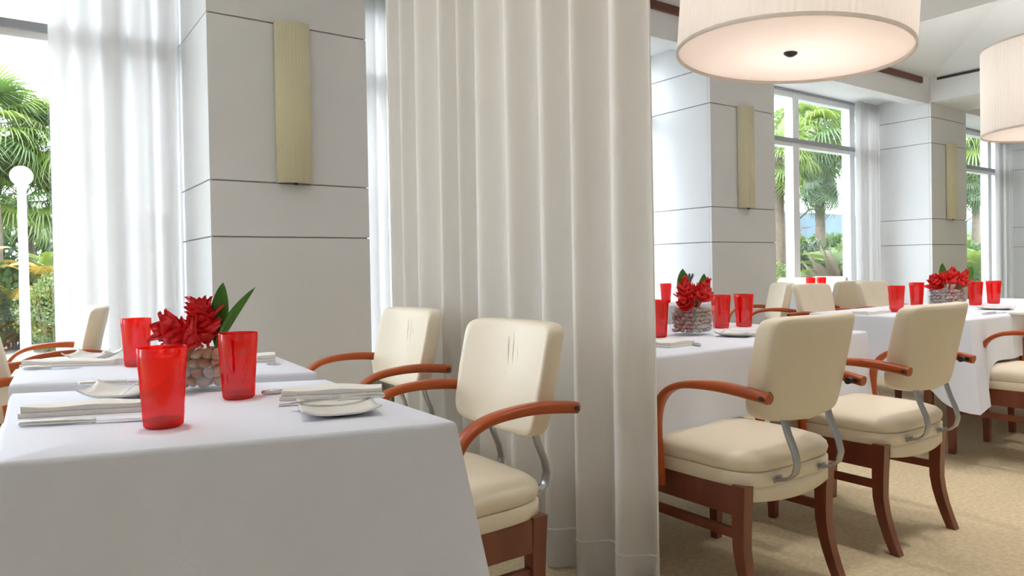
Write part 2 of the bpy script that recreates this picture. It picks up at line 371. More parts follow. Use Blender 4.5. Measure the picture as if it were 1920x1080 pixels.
# ------------------------------------------------------------------ armchair
def superring(ax, ay, ex, n, z, cx=0, cy=0, rear=1.0):
    out = []
    for j in range(n):
        t = 2 * math.pi * j / n; c_, s_ = math.cos(t), math.sin(t)
        x = ax * math.copysign(abs(c_) ** (2 / ex), c_); y = ay * math.copysign(abs(s_) ** (2 / ex), s_)
        k = 1 - (1 - rear) * (0.5 - 0.5 * y / ay)
        out.append((cx + x * k, cy + y, z))
    return out
def make_armchair(label):
    t = thing('armchair', label, 'chair', group=None)
    # cushion
    prof = [(.420, .955), (.430, .985), (.446, 1.0), (.460, .985), (.472, .94), (.481, .84), (.487, .65), (.490, .4), (.491, .15)]
    MB().loft([superring(.247 * s, .272 * s, 5.0, 44, z, 0, .008, .96) for z, s in prof]).build('seat_cushion', 'leather', t, 60)
    MB().loft([superring(.243 * s, .268 * s, 5.5, 44, z, 0, .008, .96) for z, s in [(.378, .985), (.383, 1), (.416, 1), (.421, .985)]]).build('seat_band', 'leather', t, 50)
    # rear panel below the band
    def fp(a, b):
        x = (a * 2 - 1) * .195; y = -.238 - .022 * (1 - (x / .195) ** 2)
        zb = .325 - .0 + .012 * (x / .195) ** 2
        return (x, y, zb + (.380 - zb) * b)
    mb = MB().grid(fp, 15, 4); rp = mb.build('rear_panel', 'leather', t, 60)
    sm = rp.modifiers.new('t', 'SOLIDIFY'); sm.thickness = .012
    # aprons
    for s in (-1, 1):
        MB().box((s * .222, .012, .336), (.022, .43, .086), .003).build('side_apron', 'wood', t)
    MB().box((0, .243, .336), (.40, .022, .086), .003).build('front_apron', 'wood', t)
    # legs
    for s in (-1, 1):
        rings = []
        for z, w_ in ((.379, .042), (.25, .040), (0, .029)):
            h = w_ / 2; cx, cyy = s * .215, .235
            rings.append([(cx - h, cyy - h, z), (cx + h, cyy - h, z), (cx + h, cyy + h, z), (cx - h, cyy + h, z)])
        MB().loft(rings).build('leg', 'wood', t)
        rings = []
        for i in range(9):
            f_ = i / 8; z = .385 * (1 - f_)
            yy = -.214 + .006 * math.sin(f_ * 3.14) - .052 * max(0, f_ - .45) ** 1.6 / .55 ** 1.6
            h = (.046 - .014 * f_) / 2; hx = (.044 - .012 * f_) / 2; cx = s * .214
            rings.append([(cx - hx, yy - h, z), (cx + hx, yy - h, z), (cx + hx, yy + h, z), (cx - hx, yy + h, z)])
        MB().loft(rings).build('leg', 'wood', t, 30)
        MB().box((s * .215, .012, .235), (.018, .41, .03), .003).build('stretcher', 'wood', t)
    # backrest: padded, gently wrapped, reclined
    n = 72; mb = MB(); rings = []
    T = .033
    prof = [(.04, T), (.4, T), (.7, T), (.88, T * .99), (.955, T * .93), (.985, T * .74), (1.0, T * .4), (1.0, -T * .4), (.985, -T * .74), (.955, -T * .93), (.86, -T), (.5, -T), (.04, -T)]
    for k, (r, y) in enumerate(prof):
        ring = []
        for j in range(n):
            a = 2 * math.pi * j / n; c_, s_ = math.cos(a), math.sin(a); ex = 10.0
            x = math.copysign(abs(c_) ** (2 / ex), c_) * r; zz = math.copysign(abs(s_) ** (2 / ex), s_) * r
            if zz < 0: x *= 1 - .07 * (-zz) ** 2.2
            X = x * .217; Z = .736 + zz * .150 + (.02 * (1 - (X / .217) ** 2) * -1 * max(0, -zz) if zz < 0 else 0)
            wr = 0
            if k in (1, 2, 3) and zz > .0: wr = -.0028 * max(0, math.cos(X * 260)) * max(0, 1 - abs(X) / .06) * zz
            Y = -.305 + .045 * (X / .217) ** 2 - (Z - .71) * .22 + y + wr
            ring.append((X, Y, Z))
        rings.append(ring)
    mb.loft(rings); mb.build('backrest', 'leather', t, 70)
    # soft creases in the upholstery of the front face
    for kx, (x0, z0, z1) in enumerate(((-.030, .76, .83), (-.005, .745, .845), (.02, .755, .84))):
        pts = []
        for i in range(7):
            z = z0 + (z1 - z0) * i / 6; x = x0 - .018 * (1 - i / 6)
            pts.append((x, -.305 + .045 * (x / .217) ** 2 - (z - .71) * .22 + T + .0004, z))
        MB().tube(pts, [.0002, .0006, .0009, .0010, .0009, .0006, .0002], 6).build('crease', 'leather', t, True)
    # steel brackets
    path = [(-.285, .585), (-.302, .535), (-.322, .49), (-.330, .455), (-.322, .425), (-.300, .405), (-.275, .398), (-.266, .397)]
    for s in (-1, 1):
        sp = []
        for i in range(len(path) - 1):
            for q in range(3):
                f_ = q / 3; sp.append((s * .115, path[i][0] * (1 - f_) + path[i + 1][0] * f_, path[i][1] * (1 - f_) + path[i + 1][1] * f_))
        sp.append((s * .115, *path[-1]))
        br = MB().ribbon(sp, .032, .007, (1, 0, 0)).build('bracket', 'steel', t, 50)
        MB().box((s * .115, -.2655, .397), (.036, .005, .020), .002).build('bracket_foot', 'steel', br)
    # arms: a bent wooden ribbon from the back down to the seat side
    ap = [(-.332, .660), (-.28, .668), (-.20, .677), (-.12, .678), (-.05, .671), (.00, .656), (.04, .628), (.065, .585), (.074, .53), (.072, .47), (.066, .41), (.060, .335)]
    th = [.030, .031, .030, .026, .022, .019, .018, .020, .024, .028, .030, .030]
    wd = [.036, .038, .040, .042, .044, .046, .046, .042, .038, .034, .030, .028]
    for s in (-1, 1):
        pts = []; T2 = []; W2 = []
        for i in range(len(ap) - 1):
            for q in range(4):
                f_ = q / 4
                def cr_(a, k):
                    p0, p1, p2, p3 = (a[max(i - 1, 0)], a[i], a[i + 1], a[min(i + 2, len(a) - 1)])
                    if k is not None: p0, p1, p2, p3 = p0[k], p1[k], p2[k], p3[k]
                    return .5 * (2 * p1 + (p2 - p0) * f_ + (2 * p0 - 5 * p1 + 4 * p2 - p3) * f_ ** 2 + (3 * p1 - p0 - 3 * p2 + p3) * f_ ** 3)
                pts.append((s * (.268 - .022 * max(0, min(1, (-.10 - cr_(ap, 0)) / .22))), cr_(ap, 0), cr_(ap, 1))); T2.append(cr_(th, None)); W2.append(cr_(wd, None))
        pts.append((s * .268, *ap[-1])); T2.append(th[-1]); W2.append(wd[-1])
        arm = MB().ribbon(pts, W2, T2, (1, 0, 0)).build('arm', 'arm_wood', t, 50)
        for sx in (s * .2655, s * .2265):
            b = MB().lathe([(.0, -.003), (.007, -.003), (.007, .003), (0, .003)], 12)
            rm = Matrix.Rotation(R(90), 3, 'Y'); b.v = [rm @ p + Vector((sx, -.318, .662)) for p in b.v]
            b.build('bolt', 'dark', arm)
        # short spacer joining arm to backrest
        b = MB().lathe([(.0, -.014), (.011, -.014), (.011, .014), (0, .014)], 12); b.v = [rm @ p + Vector((s * .217, -.302, .662)) for p in b.v]
        b.build('spacer', 'dark', arm)
    return t

GR = None
CHAIRS = [  # (u, v, facing angle, label); angle 0 faces the windows
    (0.925, 1.735, R(90), 'cream leather armchair pulled up to the white table beside the opaque drape'),
    (1.045, 2.62, R(90), 'cream leather armchair between the panelled pier and the opaque drape'),
    (0.065, 4.22, R(90), 'cream leather armchair standing in front of the sheer curtain by the garden lamp post'),
    (0.235, 3.33, R(-90), 'armchair behind the table next to the pier, its back cut by the lamp post window'),
    (1.985, 1.555, 0, 'cream leather armchair seen from behind, next to the free edge of the opaque drape'),
    (2.775, 1.555, 0, 'cream leather armchair seen from behind at the table end, second from the drape'),
    (4.37, 1.555, 0, 'cream leather armchair tucked under the hanging tablecloth corner of the long table'),
    (5.16, 1.56, 0, 'armchair at the long table, next to the one under the hanging cloth corner'),
    (4.98, 2.83, R(180), 'beige armchair on the window side of the long table, near its corner'),
    (5.80, 2.80, R(180), 'beige armchair on the window side of the long table, behind two red tumblers'),
    (5.00, 3.74, R(52), 'cream armchair in front of the pier, turned side on with its wooden arm showing'),
    (5.99, 3.66, R(-4), 'broad beige armchair back in front of the sheer curtain by the far pier'),
    (6.78, 4.62, R(90), 'white backed armchair beside the window mullion behind the pier corner'),
    (7.42, 4.62, R(90), 'white backed armchair standing close below the garden window'),
    (3.02, 3.40, 0, 'armchair half hidden behind the red tumbler next to the drape edge'),
]
proto = make_armchair(CHAIRS[0][3])
for i, (u, v, a, lb) in enumerate(CHAIRS):
    if i == 0: proto.location = (u, v, 0.001); proto.rotation_euler = (0, 0, a); proto['group'] = 'cream leather armchairs'
    else: dup(proto, (u, v, 0.001), a, lb, 'cream leather armchairs')

# ------------------------------------------------------------------ tables and cloths
TZ = 0.738
def quad_table(name, cs, label, clabel, flare, corner_flare, drop, cdrop, seed):
    """cs: four corners counter-clockwise as seen from above, (u, v)"""
    if not isinstance(drop, (list, tuple)): drop = [drop] * 4
    cs = [Vector((c[0], c[1])) for c in cs]; cen = sum(cs, Vector((0, 0))) / 4
    t = thing(name, label, 'table', (cen.x, cen.y, 0.001))
    ins = [cen + (c - cen) * (1 - .012 / (c - cen).length) - cen for c in cs]
    top = MB().loft([[(p.x, p.y, z) for p in ins] for z in (TZ - .028, TZ - .002)]); top.build('table_top', 'wood', t)
    for p in ins:
        q = Vector((math.copysign(max(.03, abs(p.x) - .14), p.x), math.copysign(max(.05, abs(p.y) - .26), p.y)))
        MB().lathe([(.022, 0), (.026, .03), (.026, TZ - .03)], 14, (q.x, q.y, 0)).build('leg', 'wood', t, True)
    # cloth
    rnd = random.Random(seed); per = []
    n = 44
    for k in range(4):
        a, b = cs[k], cs[(k + 1) % 4]; e = (b - a); L = e.length; e = e / L; nr = Vector((e.y, -e.x))
        pa, pb = cs[k - 1], cs[(k + 2) % 4]
        e0 = (a - pa).normalized(); n0 = Vector((e0.y, -e0.x)); e1 = (pb - b).normalized(); n1 = Vector((e1.y, -e1.x))
        for j in range(n):
            f_ = j / n; d0, d1 = f_ * L, (1 - f_) * L
            nn = nr.copy(); blend = .10
            if d0 < blend: nn = nr.lerp((nr + n0) / 2, 1 - d0 / blend)
            if d1 < blend: nn = nr.lerp((nr + n1) / 2, 1 - d1 / blend)
            dd = min(d0, d1); kc = k if d0 < d1 else (k + 1) % 4
            g = math.exp(-(dd / .10) ** 2); g2 = math.exp(-(dd / .16) ** 2)
            cf = corner_flare[kc] if isinstance(corner_flare, (list, tuple)) else corner_flare
            fl_ = (flare[k] if isinstance(flare, (list, tuple)) else flare) * (1 - g) + cf * g
            wv = .010 * math.sin(d0 * 21 + seed + k * 2) * (1 - g) * min(1, dd / .12)
            ko = (k - 1) % 4 if d0 < d1 else (k + 1) % 4
            cdp = cdrop[kc] if isinstance(cdrop, (list, tuple)) else cdrop
            q = min(1, dd / .20); q = q * q * (3 - 2 * q)
            dp = drop[k] * q + max(drop[k], drop[ko]) * (1 - q) + cdp * g2
            nl = nn.normalized()
            per.append((a + e * d0, nl, fl_, wv, dp))
    rows = [(0, 0, 0), (.002, .0, .001), (.006, .0, .004), (.008, .0, .010)]
    mb = MB(); rings = []
    zt = TZ + .004
    rings.append([(cen.x, cen.y, zt)] * 0 or [(cen.x + (p.x - cen.x) * .02, cen.y + (p.y - cen.y) * .02, zt) for p, *_ in per])
    rings.append([(cen.x + (p.x - cen.x) * .6, cen.y + (p.y - cen.y) * .6, zt) for p, *_ in per])
    for off, _, dz in rows:
        rings.append([(p.x + nl.x * off, p.y + nl.y * off, zt - dz) for p, nl, *_ in per])
    for t_ in (.12, .25, .4, .55, .7, .85, 1.0):
        rings.append([(p.x + nl.x * (.008 + (fl_ + wv) * t_ ** 1.0), p.y + nl.y * (.008 + (fl_ + wv) * t_), zt - .010 - (dp - .01) * t_) for p, nl, fl_, wv, dp in per])
    mb.loft(rings, True, False)
    c = mb.build('tablecloth', 'cloth', None, 60)
    tag(c, clabel, 'tablecloth')
    return t
P2 = lambda x, y: tuple(px(x, y, TZ + .004)[:2])
quad_table('dining_table', [P2(0, 866), P2(849, 790), P2(610, 712), P2(24, 738)],
           'wooden dining table under the white cloth nearest the red flowers and tumblers', 'white tablecloth holding the pebble vase with one tall red flower',
           [.035, .01, .008, .03], [.05, .10, .02, .02], [.36, .235, .30, .36], [.1, .1, 0, 0], 1)
quad_table('dining_table', [P2(21, 721), P2(590, 697), P2(512, 666), P2(42, 683)],
           'wooden dining table beside the wide panelled pier', 'white tablecloth on the table next to the wide panelled pier',
           [.008, .03, .03, .02], [.02, .05, .06, .02], .34, .04, 2)
quad_table('dining_table', [(1.70, 1.66), (3.045, 1.66), (3.045, 2.52), (1.70, 2.52)],
           'wooden dining table behind the armchairs beside the drape edge', 'white tablecloth behind the armchair seen from behind beside the drape',
           [.008, .03, .02, .02], [.01, .05, .06, .03], [.252, .33, .33, .33], [0, .0, .08, .08], 3)
quad_table('dining_table', [(3.97, 1.63), (6.35, 1.63), (6.35, 2.50), (3.97, 2.50)],
           'long wooden dining table whose cloth corner hangs low', 'long white tablecloth with a low hanging corner fold',
           [.008, .02, .02, .03], [.11, .09, .07, .07], [.235, .33, .33, .33], .13, 4)
quad_table('dining_table', [(3.45, 3.72), (4.55, 3.72), (4.55, 4.52), (3.45, 4.52)],
           'wooden dining table set in the window recess next to the pier', 'white tablecloth in the window recess, under a single red tumbler',
           .02, .05, .36, .07, 5)
quad_table('dining_table', [(6.28, 4.02), (7.50, 4.02), (7.50, 4.30), (6.28, 4.30)],
           'narrow side table below the garden window behind the armchairs', 'white tablecloth on the narrow side table below the garden window',
           .012, .02, .36, .03, 6)
CT = TZ + .0045   # top of the cloths

# ------------------------------------------------------------------ tableware
def make_tumbler():
    t = thing('tumbler', '', 'glass')
    h, rb, rtp = .155, .036, .046
    prof = [(.0, .0), (rb - .004, .0), (rb, .004)] + [(rb + (rtp - rb) * i / 8 + .0004 * math.sin(i * 2.1), .004 + (h - .004) * i / 8) for i in range(1, 9)] + [(rtp - .0012, h + .001), (rtp - .0026, h)]
    prof += [(rb + (rtp - rb) * i / 8 - .0026, .012 + (h - .012) * i / 8) for i in range(7, -1, -1)] + [(.0, .011)]
    MB().lathe(prof, 32, (0, 0, 0), False, False).build('cup', 'red_plastic', t, 50)
    MB().lathe([(.0, .0112), (.010, .0114), (.022, .0116), (rb - .0032, .0118), (rb - .0032, .0150), (.02, .0135), (0, .0130)], 24, (0, 0, 0), False, False).build('base_disc', 'red_plastic_dark', t, 50)
    return t
TUMB = [((307, 799), 'red tumbler standing in front of the knife and folded napkin on the nearer cloth'),
        ((448, 746), 'red tumbler between the pebble vase and the square bread plate'),
        ((257, 686), 'red tumbler on the cloth beside the pier, next to a folded napkin'),
        ((1234, 632), 'red tumbler right beside the free edge of the drape'),
        ((1352, 615), 'red tumbler next to the pebble vase on the table behind the near armchair'),
        ((1395, 612), 'red tumbler in front of the pier, nearest to the armchair back'),
        ((1681, 585), 'red tumbler at the corner of the long table behind an armchair back'),
        ((1719, 573), 'red tumbler standing between the corner tumbler and the flower vase on the long table'),
        ((1829, 572), 'dark red tumbler beside the flower leaf on the long table'),
        ((1863, 569), 'red tumbler beyond the flower vase, nearest the farthest window')]
tp = make_tumbler()
GP = 'red plastic tumblers'
for i, (p, lb) in enumerate(TUMB):
    q = px(p[0], p[1], CT)
    if i == 0: tp.location = q; tp['label'] = lb; tp['group'] = GP
    else: dup(tp, q, i * .7, lb, GP)
dup(tp, (4.36, 4.02, CT), .3, 'single red tumbler on the recess table against the white pier side', GP)
dup(tp, (6.58, 4.14, CT), .3, 'red tumbler on the side table below the window mullion', GP)
dup(tp, (6.77, 4.14, CT), 1.3, 'red tumbler on the side table below the garden window, right by the beige chair back', GP)

def quadrot(p0, p1):
    d = p1 - p0; return math.atan2(d.y, d.x), d.length
def napkin(c0, c1, width, label, h=.017):
    """folded napkin lying from c0 to c1"""
    a, L = quadrot(c0, c1); mid = (c0 + c1) / 2
    t = thing('napkin', label, 'napkin', (mid.x, mid.y, CT), a, 'folded cloth napkins')
    rnd = random.Random(int(L * 1e4))
    for k, (zz, hh, sh) in enumerate(((0, h * .48, 0), (h * .5, h * .5, .004))):
        def top(x, y): return .0022 * math.sin(x * 38 + k) + .0015 * math.sin(y * 60 + x * 20)
        nx, ny = 20, 8; v = []; f = []
        rings = []
        for i in range(nx):
            x = -L / 2 + L * i / (nx - 1) + (sh if i in (0,) else 0)
            ring = []
            for (yy, q) in ((-.5, 0.0), (-.515, .5), (-.5, .95), (-.3, 1), (0, 1.0), (.3, 1), (.49, .95), (.5, .5), (.495, 0)):
                ring.append((x, yy * (width - sh * 2), zz + hh * q + (top(x, yy * width) * q if k == 1 else 0)))
            rings.append(ring)
        MB().loft(rings).build('fold', 'napkin_cloth', t, 50)
    return t
def knife(p0, p1, label, z=0.0, tilt=0.0):
    a, L = quadrot(p0, p1); mid = p0
    t = thing('table_knife', label, 'knife', (p0.x, p0.y, CT + z), a, 'table knives')
    hl = L * .46
    MB().tube([(0, 0, .0062), (.004, 0, .0062), (hl * .5, 0, .0062), (hl - .006, 0, .0058), (hl, 0, .0055)], [.003, .0058, .0062, .0050, .0036], 10).build('handle', 'silver', t, True)
    MB().tube([(hl, 0, .0055), (hl + .006, 0, .0055)], .0055, 10).build('bolster', 'silver', t, True)
    bl = [(hl + .005, -.006, .006), (hl + (L - hl) * .6, -.010, .005), (L - .012, -.008, .004), (L, .006, .003), (L - .03, .0085, .004), (hl + .005, .006, .006)]
    MB().loft([[(x, y, zz - .0018) for x, y, zz in bl], [(x, y, zz) for x, y, zz in bl]]).build('blade', 'silver', t)
    t.rotation_euler = (0, -tilt, a)
    return t
def fork(p0, p1, label, z=0.0, tilt=0.0):
    a, L = quadrot(p0, p1)
    t = thing('fork', label, 'fork', (p0.x, p0.y, CT + z), a, 'table forks')
    MB().ribbon([(0, 0, .003), (L * .3, 0, .004), (L * .6, 0, .006), (L * .7, 0, .005)], [.012, .010, .006, .008], .003, (0, 1, 0)).build('handle', 'silver', t, True)
    MB().ribbon([(L * .69, 0, .005), (L * .74, 0, .003), (L * .80, 0, .003)], [.008, .022, .024], .0025, (0, 1, 0)).build('fork_head', 'silver', t, True)
    for k in range(4):
        y = (-.009 + .006 * k)
        MB().ribbon([(L * .79, y, .003), (L * .9, y, .0035), (L, y, .006)], [.0035, .003, .0015], .002, (0, 1, 0)).build('tine', 'silver', t, True)
    t.rotation_euler = (0, -tilt, a)
    return t
def dish(c, size, rz, label, lift=.012, depth=.6):
    """square plate, sides swept up"""
    t = thing('square_plate', label, 'plate', (c.x, c.y, CT), rz, 'square white plates')
    def fz(x, y): return .004 + lift * (abs(x) ** 3 + depth * abs(y) ** 3)
    def sf(a, b):
        x, y = a * 2 - 1, b * 2 - 1
        return (x * size / 2, y * size / 2, fz(x, y))
    o = MB().grid(sf, 15, 15).build('plate', 'china', t, 60)
    sm = o.modifiers.new('t', 'SOLIDIFY'); sm.thickness = .004; sm.offset = 1
    MB().box((0, 0, .002), (size * .5, size * .5, .004), .001).build('foot', 'china', t)
    return t
Z = CT
# nearer left table, place laid in front of the left armchair
napkin(px(45, 780, Z), px(290, 766, Z), .062, 'thick folded white napkin beside the long knife on the nearer cloth', .022)
knife(px(34, 801, Z), px(330, 785, Z), 'silver table knife lying in front of the thick napkin on the nearer cloth')
dd = dish(px(232, 743, Z), .16, R(-22), 'square white plate with a knife across it behind the thick napkin', .020)
knife(px(148, 736, Z), px(330, 727, Z), 'silver knife resting across the plate beside the near red tumbler', .016)
fork(px(222, 753, Z), px(268, 733, Z), 'silver fork leaning on the plate beside the near red tumbler', .010, .08)
# nearer left table, place laid by the drape
napkin(px(528, 747, Z), px(716, 738, Z), .075, 'folded white napkin next to the square bread plate near the drape', .022)
dish(px(634, 772, Z), .155, R(-14), 'square bread plate near the table corner beside the drape', .012)
knife(px(722, 757, Z), px(538, 772, Z), 'silver knife laid across the square bread plate near the drape', .014)
fork(px(523, 762, Z), px(700, 750, Z), 'silver fork between the napkin and the square bread plate near the drape', .0)
knife(px(490, 741, Z), px(600, 733, Z), 'silver knife lying behind the folded napkin near the drape')
# farther left table
napkin(px(50, 686, Z), px(226, 682, Z), .075, 'folded white napkin on the cloth next to the pier, below the curved chair arms', .018)
knife(px(43, 694, Z), px(150, 690, Z), 'silver knife in front of the napkin on the cloth next to the pier')
dish(px(176, 674, Z), .15, R(-24), 'square white plate with a fork on it below the armchair by the lamp post', .020)
fork(px(180, 679, Z), px(204, 668, Z), 'silver fork leaning on the plate below the armchair by the lamp post', .010, .06)
napkin(px(480, 677, Z), px(516, 675, Z), .09, 'small folded napkin at the table edge beside the pier panels', .022)
knife(px(500, 685, Z), px(528, 683, Z), 'short silver knife at the table edge beside the pier panels')
# right tables
napkin(px(1236, 651, Z), px(1284, 645, Z), .10, 'folded napkin beside the drape edge, in front of the pebble vase', .02)
knife(px(1314, 650, Z), px(1286, 645, Z), 'silver knife next to the folded napkin beside the drape edge')
dish(px(1380, 630, Z), .14, R(20), 'square white plate in front of two red tumblers behind the armchair back', .014)
napkin(px(1415, 632, Z), px(1470, 625, Z), .07, 'folded napkin mostly hidden behind the near armchair back', .018)
napkin(px(1612, 590, Z), px(1655, 585, Z), .10, 'folded napkin at the corner of the long table', .016)
dish(px(1868, 580, Z), .17, R(10), 'square white plate near the armchairs on the long table', .012)
knife(px(1842, 590, Z), px(1890, 586, Z), 'silver knife in front of the plate on the long table')
napkin(px(1905, 590, Z), px(1935, 586, Z), .08, 'small napkin beside the plate on the long table', .012)

# ------------------------------------------------------------------ pebble vases with red ginger flowers
def petal_mesh(L, W, curl=.35):
    mb = MB()
    def fn(a, b):
        wv = W * (math.sin(math.pi * min(1, a * .92 + .08)) ** .8) * (1 if a < .97 else .3)
        y = (b - .5) * wv; z = curl * L * a * a + .12 * W * (2 * (b - .5)) ** 2
        return (a * L, y, z)
    mb.grid(fn, 7, 5)
    return mb.mesh('petal', 'petal_red', 80)
PET = petal_mesh(.046, .030)
PETF = petal_mesh(.064, .042, -.26)
def flower(base, tip, size, label, layers=5, funnel=False):
    """torch ginger head: rings of pointed bracts opening towards the tip"""
    ax = (tip - base); L = ax.length
    t = thing('ginger_flower', label, 'flower', base, 0, 'red ginger flowers')
    t.rotation_euler = ax.to_track_quat('Z', 'Y').to_euler()
    MB().tube([(0, 0, 0), (0, 0, L * .6), (0, 0, L)], [.004, .006, .010], 8).build('stalk', 'petal_red', t, True)
    rnd = random.Random(int(L * 9999) + layers)
    for k in range(layers):
        f_ = k / (layers - 1); cnt = 10 - k // 2
        for j in range(cnt):
            a = 2 * math.pi * (j + .5 * (k % 2)) / cnt + rnd.uniform(-.15, .15)
            s = size * (1.15 - .35 * f_) * rnd.uniform(.85, 1.15); h = L * (.35 + .65 * f_)
            el = R(15 + 62 * f_) + rnd.uniform(-.12, .12)
            if funnel:
                el = R(50 + 34 * f_) + rnd.uniform(-.14, .14); h = L * (.12 + .50 * f_); s = size * (1.0 + .25 * f_) * rnd.uniform(.85, 1.15)
            q = Matrix.Rotation(a, 4, 'Z') @ Matrix.Rotation(-el, 4, 'Y')
            put('petal', PETF if funnel else PET, t, (0, 0, h), q.to_euler(), (s, s, s))
    return t
def leafblade(pts, width, label, face):
    pts = [Vector(p) for p in pts]; n = 14; mb = MB(); face = Vector(face).normalized()
    def bez(f_):
        k = len(pts) - 1; r = Vector((0, 0, 0))
        for i, p in enumerate(pts): r += p * (math.comb(k, i) * f_ ** i * (1 - f_) ** (k - i))
        return r
    rel = bez(0)
    t = thing('ginger_leaf', label, 'leaf', rel, 0, 'long green leaves')
    def fn(a, b):
        p = bez(a); tg = (bez(min(1, a + .02)) - bez(max(0, a - .02))).normalized(); sd = tg.cross(face).normalized()
        w_ = width * math.sin(math.pi * min(1, (a * .93 + .07))) ** .8
        y = (b - .5) * w_
        return p - rel + sd * y + face * (abs(b - .5) * w_ * .35)
    o = mb.grid(fn, n, 7).build('leaf_blade', 'leaf_green', t, 80)
    sm = o.modifiers.new('t', 'SOLIDIFY'); sm.thickness = .0008
    MB().tube([bez(i / 10) - rel for i in range(10)], [.0022 * (1 - i / 11) for i in range(10)], 6).build('midrib', 'stem_green', t, True)
    return t
def vase(c, rz, side, h, label):
    t = thing('glass_cube_vase', label, 'vase', (c.x, c.y, CT), rz, 'glass cube vases')
    s, th = side / 2, .004
    MB().box((0, 0, .005), (side - .004, side - .004, .010), .002).build('base', 'clear_glass', t)
    for dx, dy in ((1, 0), (-1, 0), (0, 1), (0, -1)):
        MB().box((dx * (s - th / 2), dy * (s - th / 2), h / 2 + .004), (th if dx else side - 2 * th, th if dy else side - 2 * th, h - .01), .0008).build('side', 'clear_glass', t)
    return t
def pebble_mesh(k):
    bm = bmesh.new(); bmesh.ops.create_icosphere(bm, subdivisions=2, radius=1)
    r = random.Random(k); ax = Vector((r.uniform(-1, 1), r.uniform(-1, 1), r.uniform(-1, 1))).normalized()
    for v in bm.verts:
        v.co *= 1 + .12 * math.sin(v.co.dot(ax) * 3 + k)
        v.co = Vector((v.co.x, v.co.y * .85, v.co.z * .62))
    me = bpy.data.meshes.new('pebble'); bm.to_mesh(me); bm.free()
    me.materials.append(M[('pebble_tan', 'pebble_rust', 'pebble_pale', 'pebble_grey')[k % 4]])
    for p in me.polygons: p.use_smooth = True
    return me
PEB = [pebble_mesh(k) for k in range(8)]
def fill(c, rz, side, h, r, label, stuff, seed):
    rnd = random.Random(seed); inn = side / 2 - .006 - r * .9
    nx = max(2, int(round(inn * 2 / (r * 1.75))) + 1); nz = max(2, int((h - .012) / (r * 1.45)))
    M4 = Matrix.Translation((c.x, c.y, CT)) @ Matrix.Rotation(rz, 4, 'Z'); mb = MB()
    for k in range(nz):
        for i in range(nx):
            for j in range(nx):
                if 0 < i < nx - 1 and 0 < j < nx - 1 and k < nz - 1: continue
                ox = (.35 if k % 2 else -.35) * r
                p = Vector((max(-inn, min(inn, -inn + 2 * inn * i / (nx - 1) + ox + rnd.uniform(-.3, .3) * r)), max(-inn, min(inn, -inn + 2 * inn * j / (nx - 1) - ox + rnd.uniform(-.3, .3) * r)), .012 + r * .72 + k * r * 1.42 + rnd.uniform(-.08, .12) * r))
                rot = Matrix.Rotation(rnd.uniform(0, 6.28), 4, 'Z') @ Matrix.Rotation(rnd.uniform(-.9, .9), 4, 'X') @ Matrix.Rotation(rnd.uniform(-.6, .6), 4, 'Y')
                s = r * rnd.uniform(.88, 1.22); me = PEB[rnd.randrange(8) if not stuff else rnd.choice((2, 3, 6, 7, 0))]
                mat4 = M4 @ Matrix.Translation(p) @ rot @ Matrix.Scale(s, 4)
                if not stuff:
                    o = put('pebble', me); o.matrix_world = mat4
                    tag(o, label, 'pebble', 'pebbles inside the glass cube vase with the tall red flower')
                else:
                    mb.add([mat4 @ v.co for v in me.vertices], [tuple(q.vertices) for q in me.polygons])
    if stuff:
        mixm = M['pebble_grey'] if seed % 2 else M['pebble_pale']
        o = mb.build('pebbles', mixm, None, True); tag(o, label, 'pebbles', None, 'stuff')
def rel(c, dx, dz, dd=0):
    """point dx metres across the view, dd farther, dz above the cloth"""
    return Vector((c.x, c.y, CT)) + rt * dx + fw * dd + up * dz
# nearer left table
vc = px(384, 729, CT); vs_ = .125; vh = .118; va = R(-22)
vase(vc, va, vs_, vh, 'clear glass cube vase of tan pebbles with one tall red flower and a long leaf')
fill(vc, va, vs_, vh, .0165, 'smooth tan river pebble in the glass cube with the long leaf', False, 4)
b0 = rel(vc, .012, .105)
flower(b0, rel(vc, .002, .192, -.01), 1.05, 'tall red ginger flower standing upright in the pebble vase with the long leaf', 6, True)
flower(rel(vc, .012, .112, -.03), rel(vc, -.034, .145, -.06), 1.15, 'red ginger flower drooping over the edge of the pebble vase', 6, True)
leafblade([rel(vc, .03, .10, .0), rel(vc, .05, .16), rel(vc, .09, .215), rel(vc, .138, .262)], .024, 'long narrow green leaf leaning out of the pebble vase', -fw + rt * .5)
leafblade([rel(vc, .026, .11, .02), rel(vc, .034, .17, .02), rel(vc, .038, .23, .02), rel(vc, .046, .275, .02)], .046, 'broad green leaf standing behind the tall red flower', -fw + rt * .2)
# table behind the near armchair
vc = px(1298, 627, CT); va = R(12)
vase(vc, va, .145, .125, 'glass cube vase of grey pebbles with two red flower heads and two leaves')
fill(vc, va, .145, .125, .012, 'small grey and pink pebbles filling the cube vase beside the drape', True, 5)
flower(rel(vc, -.02, .11, -.02), rel(vc, -.035, .205, -.04), 1.25, 'red ginger flower on the side of the vase nearest the drape', 6)
flower(rel(vc, .02, .11, -.02), rel(vc, .045, .195, -.04), 1.25, 'red ginger flower leaning towards the two tumblers behind the armchair', 6)
flower(rel(vc, -.02, .112, -.03), rel(vc, -.05, .142, -.075), .9, 'small red ginger flower hanging over the pebble vase rim beside the drape', 4)
leafblade([rel(vc, -.005, .11, .03), rel(vc, -.03, .18, .03), rel(vc, -.035, .24, .03), rel(vc, -.03, .285, .03)], .06, 'pointed dark green leaf rising above the two red flower heads', -fw)
leafblade([rel(vc, .02, .11, .03), rel(vc, .045, .17, .03), rel(vc, .06, .22, .03), rel(vc, .062, .262, .03)], .05, 'shorter dark green leaf behind the flower that leans to the tumblers', -fw)
